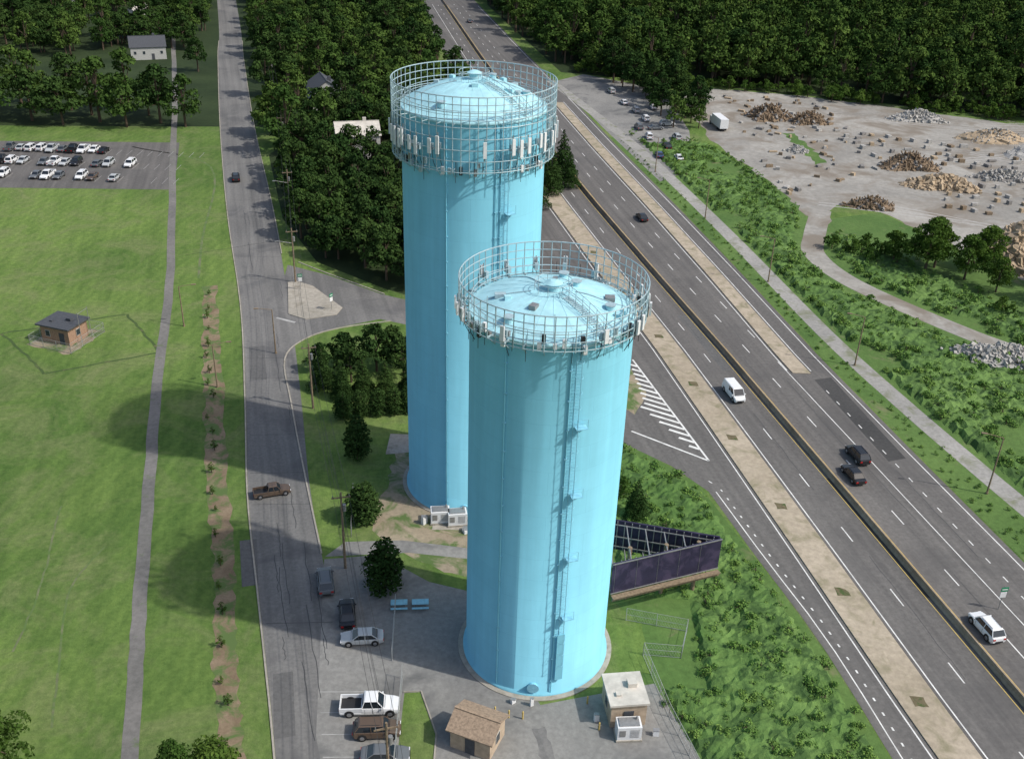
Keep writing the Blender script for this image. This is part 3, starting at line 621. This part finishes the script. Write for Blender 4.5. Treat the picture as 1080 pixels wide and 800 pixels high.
# ------------------------------------------------------------------ vehicles
def vehicle(kind,paintmat,name):
    b=MB()
    P={'sedan':(4.7,1.8,.93,1.43,(1.05,.35,-1.05,-1.75)),'suv':(4.7,1.88,1.1,1.75,(1.15,.6,-1.7,-2.15)),'pickup':(5.7,1.95,1.12,1.85,(1.35,.75,-.45,-.7)),'van':(5.3,1.95,1.2,2.05,(1.9,1.2,-2.4,-2.6))}[kind]
    L,W,zb,zt,(xa,xb,xc,xd)=P; hw=W/2; hl=L/2
    st=[(hl,.45,zb*.62,.72),(hl-.12,.3,zb*.78,.88),(hl-.6,.25,zb*.88,.98),(xa+.05,.25,zb*.98,1),(0,.25,zb,1),(xd,.25,zb,1)]
    if kind=='pickup': st+=[(xd-.02,.25,.72,1),(-hl+.1,.27,.72,.98),(-hl,.4,.72,.95)]
    else: st+=[(-hl+.25,.28,zb*.97,.95),(-hl+.04,.35,zb*.9,.88),(-hl,.45,zb*.7,.84)]
    vs=[];fs=[]
    for x,z0,z1,w in st:
        y=hw*w; zm=(z0+z1)/2
        for yy,zz in ((-y*.9,z0),(-y,z0+.18),(-y,zm+.1),(-y*.95,z1-.04),(-y*.84,z1),(y*.84,z1),(y*.95,z1-.04),(y,zm+.1),(y,z0+.18),(y*.9,z0)): vs.append((x,yy,zz))
    n=10
    for j in range(len(st)-1):
        for i in range(n): fs.append((j*n+i,j*n+(i+1)%n,(j+1)*n+(i+1)%n,(j+1)*n+i))
    fs+=[tuple(range(n-1,-1,-1)),tuple(range((len(st)-1)*n,len(st)*n))]
    b.add(vs,fs,0)
    hb=hw*.9; ht=hw*.72 if kind!='van' else hw*.82
    z0=zb-.03
    g=[(xa,-hb,z0),(xa,hb,z0),(xd,hb,z0),(xd,-hb,z0),(xb,-ht,zt-.05),(xb,ht,zt-.05),(xc,ht,zt-.05),(xc,-ht,zt-.05)]
    b.add(g,[(0,1,5,4),(1,2,6,5),(2,3,7,6),(3,0,4,7)],1)
    b.add([(xb+.08,-ht-.03,zt-.07),(xb+.08,ht+.03,zt-.07),(xc-.06,ht+.03,zt-.07),(xc-.06,-ht-.03,zt-.07),(xb-.05,-ht+.08,zt),(xb-.05,ht-.08,zt),(xc+.08,ht-.08,zt),(xc+.08,-ht+.08,zt)],[(0,1,5,4),(1,2,6,5),(2,3,7,6),(3,0,4,7),(4,5,6,7)],0)
    for sgn in (-1,1):
        for (x0,x1) in ((xa,xb),(xd,xc)): b.cyl((x0,sgn*hb,z0),(x1,sgn*ht,zt-.06),.055,.05,5,0)
        for f in ((.5,) if kind!='van' else (.3,.55,.8)):
            x0=xa+(xd-xa)*f; x1=xb+(xc-xb)*f; b.cyl((x0,sgn*(hb+.005),z0),(x1,sgn*(ht+.005),zt-.06),.045,.045,4,0)
        if kind=='van': 
            m=-.2; b.add([(m,sgn*(hb+.01),z0),(xd,sgn*(hb+.01),z0),(xc,sgn*(ht+.01),zt-.06),(m,sgn*(ht+.01),zt-.06)],[(0,1,2,3)],0)
        b.box((xa-.15,sgn*(hw+.08),zb+.05),(.12,.18,.13),0,0)
        b.box((hl-.12,sgn*hw*.66,zb*.66),(.2,.36,.14),0,5); b.box((-hl+.03,sgn*hw*.7,zb*.75),(.1,.3,.2),0,4)
        for wx in (hl-.9,-hl+.95):
            r=.34 if kind in('sedan',) else .39
            b.cyl((wx,sgn*(hw-.22),r+.05),(wx,sgn*(hw+.005),r+.05),r+.07,r+.07,18,6)
            b.cyl((wx,sgn*(hw-.2),r),(wx,sgn*(hw+.03),r),r,r,18,2); b.cyl((wx,sgn*(hw+.03),r),(wx,sgn*(hw+.045),r),r*.6,r*.55,12,3)
    b.box((hl-.02,0,.5),(.1,W*.6,.2),0,6); b.box((-hl+.02,0,.5),(.1,W*.5,.18),0,6)
    b.box((xa+.12,0,zb*.985),(.025,W*.8,.03),0,6)
    if kind=='sedan': b.box((xd-.08,0,zb*.99),(.025,W*.8,.03),0,6)
    for f in (.12,.5,.86):
        x=xa+(xd-xa)*f
        for sgn in (-1,1): b.box((x,sgn*(hw+.002),zb*.66),(.02,.012,zb*.5),0,6)
    if kind=='pickup':
        for sgn in (-1,1): b.box(((xd-hl)/2,sgn*(hw-.06),.93),(hl+xd-.04,.1,.44),0,0)
        b.box((-hl+.06,0,.93),(.08,W-.22,.44),0,0); b.box(((xd-hl)/2,0,.73),(hl+xd-.25,W-.26,.015),0,6)
    if kind=='suv':
        for sgn in (-1,1): b.cyl((xb-.2,sgn*ht*.85,zt+.05),(xc+.2,sgn*ht*.85,zt+.05),.025,.025,5,6)
    return b.mesh(name,[paintmat,M_glass,M_tyre,M_hub,M_red,M_lamp,M_dark])
PM={k:paint('car_paint_'+k,c) for k,c in dict(white=(.7,.71,.72),silver=(.42,.44,.45),black=(.015,.015,.017),grey=(.12,.13,.14),brown=(.1,.07,.05),blue=(.04,.07,.15),red=(.16,.02,.02)).items()}
VM={}
def car(name,kind,col,x,y,deg,s=1):
    k=(kind,col)
    if k not in VM: VM[k]=vehicle(kind,PM[col],kind+'_'+col)
    o=link(bpy.data.objects.new(name,VM[k])); o.location=(x,y,.03); o.rotation_euler=(0,0,math.radians(deg)); o.scale=(s,s,s); return o
car('parked_sedan','sedan','silver',-15.4,83.3,187); car('parked_suv','suv','grey',-21.0,92.3,104); car('parked_sedan','sedan','black',-17.6,87.0,101)
car('pickup_truck','pickup','brown',-31.2,110,20,.85); car('parked_pickup_truck','pickup','white',-13.2,73.6,4,1.05); car('parked_suv','suv','brown',-12.1,70.6,5); car('parked_sedan','sedan','grey',-10.9,67.6,4)
car('white_van','van','white',35.2,140.6,-77,1.0); car('black_suv','suv','black',50.0,123.6,102,1.0); car('black_sedan','sedan','black',48.0,118.6,102); car('white_suv','suv','white',54.6,88.2,103)
car('dark_sedan','sedan','black',28.4,221.5,102); car('dark_suv','suv','black',-69,240,106)
car('dark_sedan','sedan','grey',-24,470,102)
rc=random.Random(12)
cols=['white','silver','black','grey','grey','black','white','silver','blue','black','silver','grey','white','brown','black','white','red']
for rowy,x0,x1,p in ((259.5,-134,-106,.95),(248.3,-172,-96,.75),(237.5,-172,-92,.72)):
    x=x0+1.35
    while x<x1:
        if rc.random()<p: car('parked_car',rc.choice(['sedan','suv','suv','sedan','pickup']),rc.choice(cols),x,rowy+rc.uniform(-.3,.3),90+rc.choice([0,180])+rc.uniform(-3,3))
        x+=2.7
for (x,y) in [(40,300),(38,310),(36,320),(44,305),(33,330),(42,325),(45,290),(37,290),(41,280),(35,300),(30,345),(43,270),(38,272)]:
    car('parked_car',rc.choice(['sedan','suv']),rc.choice(cols),x,y,rc.choice([10,100,15,95])+rc.uniform(-8,8))
b=MB(); b.box((0,0,2.2),(8,2.5,2.7),0,0); b.box((5.1,0,1.5),(1.8,2.3,2.0),0,0,.8,.95); b.box((5.75,0,1.9),(.7,2.0,.8),0,1); b.box((.5,0,.7),(9.5,1.2,.25),0,2)
for x in (-2.6,-1.4,4.9):
    for s in (-1,1): b.cyl((x,s*.85,.5),(x,s*1.2,.5),.5,.5,16,2)
b.obj('box_truck',[M_wht,M_glass,M_tyre],(59.5,304,0),math.radians(100))
# ------------------------------------------------------------------ buildings
M_brick=plain('brick',(.3,.19,.13),.9,0,.25,4); M_tan=plain('tan_wall',(.38,.3,.22),.9,0,.2,1.5); M_shing=plain('shingle',(.28,.21,.15),.9,0,.3,4); M_slate=plain('dark_roofing',(.06,.065,.075),.8,0,.2,3); M_win=plain('window_glass',(.03,.04,.05),.1); M_side=plain('white_siding',(.42,.42,.4),.7,0,.1,2); M_metal=plain('roof_membrane',(.5,.47,.42),.6,0,.2,.8)
def house(name,loc,rz,w,d,h,rise,wall,roof,nw=3,floors=1,eav=.35):
    e=empty(name,loc,rz); b=MB(); b.box((0,0,h/2),(w,d,h),0,0)
    if rise>0:
        for s in (-1,1): b.add([(s*w/2,-d/2,h),(s*w/2,d/2,h),(s*w/2,0,h+rise)],[(0,1,2)],0)
    b.obj('walls',[wall],parent=e)
    b=MB()
    if rise>0:
        W=w/2+eav; D=d/2+eav; zz=h-rise*eav/(d/2)
        for s in (-1,1):
            vs=[(-W,s*D,zz+.02),(W,s*D,zz+.02),(W,0,h+rise+.02),(-W,0,h+rise+.02)]; vs+=[(x,y,z+.14) for x,y,z in vs]
            b.add(vs,[(0,1,2,3),(4,5,6,7),(0,1,5,4),(1,2,6,5),(3,0,4,7)])
        b.box((0,0,h+rise+.17),(2*W,.3,.06))
        if w>8: b.box((w*.2,d*.15,h+rise*.9),(.9,.9,1.8))
    else: b.box((0,0,h+.12),(w+2*eav,d+2*eav,.24)); b.box((w*.2,d*.1,h+.5),(.9,.8,.5)); b.box((-w*.25,-d*.2,h+.36),(.5,.5,.25))
    b.obj('roof',[roof],parent=e)
    b=MB()
    for fl in range(floors):
        zc=h/floors*(fl+.55)
        for i in range(nw):
            x=-w/2+w*(i+.5)/nw
            for s in (-1,1):
                if s<0 and fl==0 and i==nw//2: continue
                b.box((x,s*(d/2+.02),zc),(.95,.06,1.15),0,1); b.box((x,s*(d/2+.045),zc),(.8,.06,1.0),0,0)
        for s in (-1,1): b.box((s*(w/2+.02),0,zc),(.06,.95,1.15),0,1); b.box((s*(w/2+.045),0,zc),(.06,.8,1),0,0)
    b.obj('windows',[M_win,M_side],parent=e)
    b=MB(); x=-w/2+w*(nw//2+.5)/nw; b.box((x,-d/2-.03,1.05),(1.0,.08,2.1)); b.obj('door',[M_slate],parent=e)
    return e
house('pump_house',(-2.2,70.2,0),math.radians(-22),4.2,3.6,2.5,.9,M_tan,M_shing,1)
house('control_building',(12.4,74.6,0),math.radians(8),3.6,4.0,2.9,0,M_tan,M_metal,1,1,.2)
house('utility_hut',(-75.8,153.2,0),math.radians(-18),5.6,4.6,3.0,0,M_brick,M_slate,2,1,.5)
house('white_house',(-42.5,262,0),math.radians(15),11,9,7,2.5,M_side,M_metal,4,2)
house('white_house',(-60,312,0),math.radians(-70),12,9,6.5,3,M_side,M_slate,4,2)
for x,y,a,rm in [(-135,376,20,M_slate),(-160,440,80,M_metal),(-205,470,30,M_slate)]: house('suburban_house',(x,y,0),math.radians(a),12,8,4.5,3,M_side,rm,4,1)
def fence(name,pts,h=1.9,mesh=True,gap=2.4,mat=None):
    b=MB()
    for p,q in zip(pts[:-1],pts[1:]):
        p=Vector(p);q=Vector(q); n=max(1,int((q-p).length/gap))
        for i in range(n+1):
            c=p.lerp(q,i/n); b.cyl((c.x,c.y,0),(c.x,c.y,h),.04,.04,5)
        for z in (.1,h/2,h): b.cyl((p.x,p.y,z),(q.x,q.y,z),.022,.022,4)
        m=int((q-p).length/.3)
        for i in range(m):
            c=p.lerp(q,i/m); d=p.lerp(q,min(1,(i+3)/m)); b.cyl((c.x,c.y,.1),(d.x,d.y,h),.007,.007,3,0,False); b.cyl((d.x,d.y,.1),(c.x,c.y,h),.007,.007,3,0,False)
    return b.obj(name,[mat or M_pole])
fence('wire_fence',[(-80.6,150.2),(-72.6,147.4),(-70.2,155.8),(-78.4,158.2),(-80.6,150.2)],1.8,mat=M_fence)
fence('chain_link_fence',[(-10.4,78),(-9.8,64),(-8,50)],2.0,mat=M_fence); fence('chain_link_fence',[(-12.4,89),(-11.8,80.5)],mat=M_fence)
fence('chain_link_fence',[(13.8,88),(20.5,86.5),(19.3,82.3),(15.2,82.6),(17,74),(20.5,62)],1.8,mat=M_fence); fence('chain_link_fence',[(-20.5,110.5),(-19.4,101.5)])
b=MB()
for x,y in ((-72.4,151.6),(-71.8,154.2)): b.cyl((x,y,0),(x,y,5.5),.07,.05,6)
b.cyl((-72.4,151.6,5.2),(-71.8,154.2,5.2),.04,.04,5); b.obj('utility_mast',[M_pole])
b=MB(); b.box((0,0,1),(2.4,1.5,1.7),0,0); b.box((0,0,1.9),(2.0,1.1,.12),0,1); b.box((-.7,-.77,1.1),(.6,.04,.8),0,1); b.box((0,0,.1),(2.6,1.7,.2),0,2)
for i in range(6): b.box((.5,-.765,.6+i*.18),(.9,.04,.06),0,1)
b.cyl((.8,.3,1.9),(.8,.3,2.3),.1,.1,8,1)
gm=b.mesh('generator',[M_wht,M_pole,M_conc])
for x,y,a in [(12.6,71.4,5),(-8.6,105.4,8),(-6.4,105.1,10)]:
    o=link(bpy.data.objects.new('equipment_cabinet',gm)); o.location=(x,y,.03); o.rotation_euler=(0,0,math.radians(a))
b=MB()
r_=random.Random(6)
for x,y,w,h in [(-3.9,104.9,1,.8),(-10.6,104.8,.7,1.1),(-5,103.4,1.2,.5),(9.6,73.2,.5,.9),(15.4,71.6,.6,.7),(1.2,75.2,.5,.5),(3.1,74.9,.35,1.0)]:
    b.box((x,y,h/2),(w,w*.7,h),r_.random(),0,.95,.95); b.box((x,y,h+.03),(w*1.05,w*.75,.06),0,1)
b.obj('junction_box',[M_wht,M_pole])
b=MB()
for x,y in [(-.6,73.6),(.8,73.2),(2.2,73.1),(8.8,75.4),(9.8,72)]: b.cyl((x,y,0),(x,y,1.0),.09,.09,8,0); b.cyl((x,y,1.0),(x,y,1.08),.09,.03,8,0)
b.obj('bollard',[M_yel])
M_lb=plain('light_blue_paint',(.25,.5,.6),.5)
b=MB()
b.box((0,0,.75),(1.9,.8,.06),0,0)
for s in (-1,1): b.box((0,s*.7,.45),(1.9,.3,.05),0,0)
for x in (-.7,.7): b.box((x,0,.38),(.08,1.5,.08),0,1); b.cyl((x,-.5,0),(x,-.1,.74),.04,.04,5,1); b.cyl((x,.5,0),(x,.1,.74),.04,.04,5,1)
pm=b.mesh('table',[M_lb,M_pole])
for x,y in ((-12,88.9),(-9.6,89.1)):
    o=link(bpy.data.objects.new('picnic_table',pm)); o.location=(x,y,0); o.rotation_euler=(0,0,.1)
M_ad=surf('billboard_sheet',(.024,.022,.045),(.036,.032,.065),.3,.6,(.055,.045,.085),.5,.6,.4,.5)
e=empty('billboard',(0,0,0)); b=MB()
a0=Vector((11.8,88.4));a1_=Vector((24.6,93.6)); t=(a1_-a0).normalized(); ang=math.atan2(t.y,t.x); mid=(a0+a1_)/2; L=(a1_-a0).length
b.box((mid.x,mid.y,5.6),(L,.22,4.2),ang,0)
c0=Vector((11.8,96.4)); t2=(a1_-c0).normalized(); an2=math.atan2(t2.y,t2.x); m2=(c0+a1_)/2+Vector((-.1,.35)); L2=(a1_-c0).length
b.box((m2.x,m2.y,5.6),(L2,.22,4.2),an2,0); b.obj('face',[M_ad],parent=e)
b=MB(); n=Vector((t.y,-t.x)); f=mid+n*.13
for zz in (3.55,7.65): b.box((f.x,f.y,zz),(L+.1,.08,.12),ang,0)
n2=Vector((t2.y,-t2.x))
for i in range(15):
    c=c0.lerp(a1_,(i+.3)/15.3)+n2*-.15+Vector((0,.2)); b.box((c.x,c.y-.25,5.6),(.09,.14,4.1),an2,0)
    c=a0.lerp(a1_,(i+.3)/15.3)-n*.25; b.box((c.x,c.y,5.6),(.09,.14,4.1),ang,0)
    if i%3==0: c=a0.lerp(a1_,(i+.3)/15.3)+n*.13; b.box((c.x,c.y,5.6),(.02,.03,4.1),ang,0)
for zz in (4.2,5.6,7.3):
    c=(c0+a1_)/2; b.box((c.x,c.y-.1,zz),(L2*.95,.1,.12),an2,0); c=mid-n*.33; b.box((c.x,c.y,zz),(L*.95,.1,.12),ang,0)
for i in range(5):
    k=i/6; p=a0.lerp(a1_,k);q=c0.lerp(a1_,k)
    for zz in (3.9,7.3): b.cyl((p.x,p.y,zz),(q.x,q.y,zz),.08,.08,5,0)
b.obj('frame',[M_pole],parent=e)
b=MB()
for x,y in ((14,91.8),(18.2,92.6),(22,93.3)): b.cyl((x,y,0),(x,y,7.4),.25,.25,10,0)
c=mid+n*.5; b.box((c.x,c.y,3.3),(L,.7,.1),ang,0); b.box((c.x,c.y,3.0),(L,.15,.45),ang,0)
b.obj('support_posts',[M_wood],parent=e)
# ------------------------------------------------------------------ poles, wires, sign
def upole(x,y,h=11,arm=0,lamp=False,ra=0):
    b=MB(); b.cyl((0,0,0),(0,0,h),.17,.11,8,0)
    b.box((0,0,h-.7),(2.2,.12,.14),0,0); 
    for s in (-1,0,1): b.cyl((s*.95,0,h-.6),(s*.95,0,h-.35),.05,.04,6,1)
    b.cyl((.3,0,h-2.6),(.3,0,h-1.7),.22,.22,10,1)
    if lamp: b.cyl((0,0,h-3),(-2.6,0,h-2.4),.05,.04,6,1); b.box((-2.9,0,h-2.4),(.7,.28,.14),0,1)
    return b.obj('utility_pole',[M_wood,M_pole],(x,y,0),ra)
UP=[(-80,330,10.5),(-62,262,10.5),(-50.5,215,11),(-42.2,179.5,11),(-30,132.5,11),(-19.2,95.5,11),(-9.8,62,11),(0,25,11)]
for x,y,h in UP: upole(x,y,h,0,y in(179.5,215),math.radians(15))
b=MB()
for (x0,y0,h0),(x1,y1,h1) in zip(UP[:-1],UP[1:]):
    for o,dz in ((-.92,-.35),(0,-.35),(.92,-.35),(0.1,-2.2),(-.1,-2.9)):
        pts=[(x0+(x1-x0)*k/10+o,y0+(y1-y0)*k/10,h0+dz-4*.9*(k/10)*(1-k/10)) for k in range(11)]; b.tube(pts,.022,4)
b.tube([(-42.2,179.5,9),(-60,172,8)],.02,4)
b.obj('overhead_wires',[M_wire])
def lamp(x,y,ang,h=9.5):
    b=MB(); b.cyl((0,0,0),(0,0,h),.13,.08,8); b.cyl((0,0,h),(2.2,0,h+.35),.05,.04,6); b.box((2.5,0,h+.33),(.75,.3,.12)); b.cyl((0,0,0),(0,0,.3),.2,.2,8)
    b.obj('street_lamp',[M_wood],(x,y,0),ang)
for x,y in [(65.6,115.7),(57.8,152.6),(50.3,187.5),(43.2,223.7),(35.4,258)]: lamp(x,y,math.radians(168),9)
for x,y in [(-57.5,159),(-46,138)]: lamp(x,y,math.radians(10),7.5)
lamp(-39.5,150,math.radians(190),8)
M_grn=plain('sign_green',(.02,.2,.1),.5)
def rsign(x,y,a):
    b=MB(); b.cyl((0,0,0),(0,0,3.4),.05,.05,6,1); b.box((0,-.05,3.0),(.9,.05,.6),0,0); b.box((0,-.05,2.2),(.75,.05,.75),0,2); b.box((0,-.08,3.0),(.7,.02,.12),0,2)
    b.obj('road_sign',[M_grn,M_pole,M_wht],(x,y,.02),a)
rsign(57.6,92,math.radians(10)); rsign(-40.5,176,math.radians(10)); rsign(-33.2,167.5,math.radians(60))
# ------------------------------------------------------------------ quarry material piles
def rock(seed,mat):
    r=random.Random(seed); b=MB(); b.box((0,0,0),(1,.75,.55),0,0,.7,.75); b.v=[(x+r.uniform(-.15,.15),y+r.uniform(-.15,.15),z+r.uniform(-.12,.12)) for x,y,z in b.v]; return b.mesh('rock_%d'%seed,[mat])
M_rk=plain('stone_grey',(.34,.33,.31),.9,0,.25,2); M_rk2=plain('stone_tan',(.36,.28,.19),.9,0,.25,2); M_log=plain('log_wood',(.2,.145,.095),.9,0,.3,2); M_rkd=plain('stone_dark',(.2,.19,.18),.9,0,.3,2)
CR=protos('rocks_grey',[rock(i,M_rk) for i in range(4)]); CT=protos('rocks_tan',[rock(10+i,M_rk2) for i in range(4)])
lg=[]
for i in range(3):
    b=MB(); b.cyl((-1.5,0,0),(1.5,0.1*i,0),.24,.2,7); lg.append(b.mesh('log_%d'%i,[M_log]))
CL=protos('logs',lg+[rock(30,M_log),rock(31,M_rkd)])
def pile(name,x,y,rx,ry,h,coll,mat,smin,smax,dens=1.0,seed=0):
    r=random.Random(seed); b=MB()
    vs=[];fs=[]; nr=max(4,int(6*dens)); m=30
    for j in range(nr+1):
        q=j/nr
        for i in range(m):
            a=i*2*math.pi/m; w=1+.18*math.sin(3*a+seed)+.1*math.sin(5*a)
            vs.append((math.cos(a)*rx*w*q+r.uniform(-.4,.4),math.sin(a)*ry*w*q+r.uniform(-.4,.4),max(-.05,h*(1-q**1.6)*(1+.25*math.sin(a*2+q*4))+(r.uniform(-.2,.2) if q<.95 else -.1))))
    for j in range(nr):
        for i in range(m): fs.append((j*m+i,j*m+(i+1)%m,(j+1)*m+(i+1)%m,(j+1)*m+i))
    b.add(vs,fs); me=b.mesh(name,[mat]); o=scatter(name,None,coll,smin,smax,me); o.location=(x,y,0); return o
pile('log_pile',77,318,7,5,3,CL,M_log,.6,1.1,1.6,1); pile('log_pile',88.5,314,6,3.5,2.2,CL,M_log,.5,1.1,1.5,2)
pile('log_pile',105,270,8,4.5,2.8,CL,M_log,.5,1,1.6,3); pile('rubble_pile',108.5,254,9,5,2.2,CT,M_rk2,.8,1.6,1.8,4)
pile('rubble_pile',85,236,6,3,1.5,CL,M_log,.4,.9,1.4,5); pile('sandstone_pile',106,204,7,9,5,CT,M_rk2,1,2.2,2,6); pile('sandstone_pile',113,214,6,7,4,CT,M_rk2,1,2,2,16)
pile('stone_pile',84,157,9,4,2,CR,M_rk,.5,1.0,2.5,7); pile('stone_pile',93,151,9,4,1.8,CR,M_rk,.5,1.0,2.5,8); pile('gravel_pile',150,285,14,6,4,CR,M_rk,.3,.6,1.5,9); pile('gravel_pile',125,322,9,4,2.5,CR,M_rk,.5,1,1.5,10)
pile('rubble_pile',78,282,3,2,1,CR,M_rk,.5,1,1.3,11); pile('rubble_pile',128,262,8,3,2,CR,M_rkd,.5,1,1.3,12); pile('earth_pile',140,300,10,4,3,CR,M_rk2,.3,.6,1.3,13)
b=MB(); r=random.Random(3)
for row in range(12):
    for k in range(17):
        if r.random()<.35: continue
        x=92+k*3.3+row*1.0+r.uniform(-1,1); y=306-row*6.2-k*1.4+r.uniform(-1,1)
        if (x-105)**2+(y-262)**2<190: continue
        b.box((x,y,.4),(r.uniform(.9,2.4),r.uniform(.7,1.3),r.uniform(.5,1.2)),r.choice([.2,.3,1.8])+r.uniform(-.2,.2),r.choice([0,0,1,2,3]),.95,.93)
b.obj('stone_stockpile',[M_rk,M_rk2,M_wood,M_rkd])
b=MB(); r=random.Random(4)
for k in range(90):
    b.box((r.uniform(66,100),r.uniform(240,345),.3),(r.uniform(.5,2.6),r.uniform(.4,1.3),r.uniform(.3,1)),r.uniform(0,3),r.choice([0,1,2,3]),.9,.85)
b.obj('scrap_stockpile',[M_rk,M_rk2,M_wood,M_rkd])
sheet('weed_patch_ground',[rough_poly([(78,300),(81,301),(84,272),(80,270)],.8,2)],.024,M_grass2)
# ------------------------------------------------------------------ light
el=math.radians(47); hx,hy=.957,-.29
w=bpy.data.worlds.new('World'); SC.world=w; w.use_nodes=True; nt=w.node_tree; bg=nt.nodes['Background']
sk=nt.nodes.new('ShaderNodeTexSky'); sk.sky_type='NISHITA'; sk.sun_disc=False; sk.sun_elevation=el; sk.sun_rotation=math.atan2(hx,hy); sk.air_density=1.2; sk.dust_density=3.0
nt.links.new(sk.outputs[0],bg.inputs[0]); bg.inputs[1].default_value=.15
l=bpy.data.lights.new('sun','SUN'); l.energy=3.6; l.angle=math.radians(.8); l.color=(1,.955,.88)
o=link(bpy.data.objects.new('sun',l)); d=Vector((hx*math.cos(el),hy*math.cos(el),math.sin(el))); o.rotation_euler=d.to_track_quat('Z','Y').to_euler(); o.location=(60,0,120)
SC.view_settings.view_transform='Standard'; SC.view_settings.look='None'; SC.view_settings.exposure=0
# ------------------------------------------------------------------ camera
c=link(bpy.data.objects.new('camera',bpy.data.cameras.new('camera'))); SC.camera=c
c.data.sensor_width=36; c.data.lens=36*1072/1080; c.data.clip_end=6000; c.data.clip_start=.5
Rm=Matrix.Rotation(math.radians(61.2),4,'X')@Matrix.Rotation(math.radians(1.9),4,'Z')
c.matrix_world=Matrix.Translation((0,0,79))@Rm
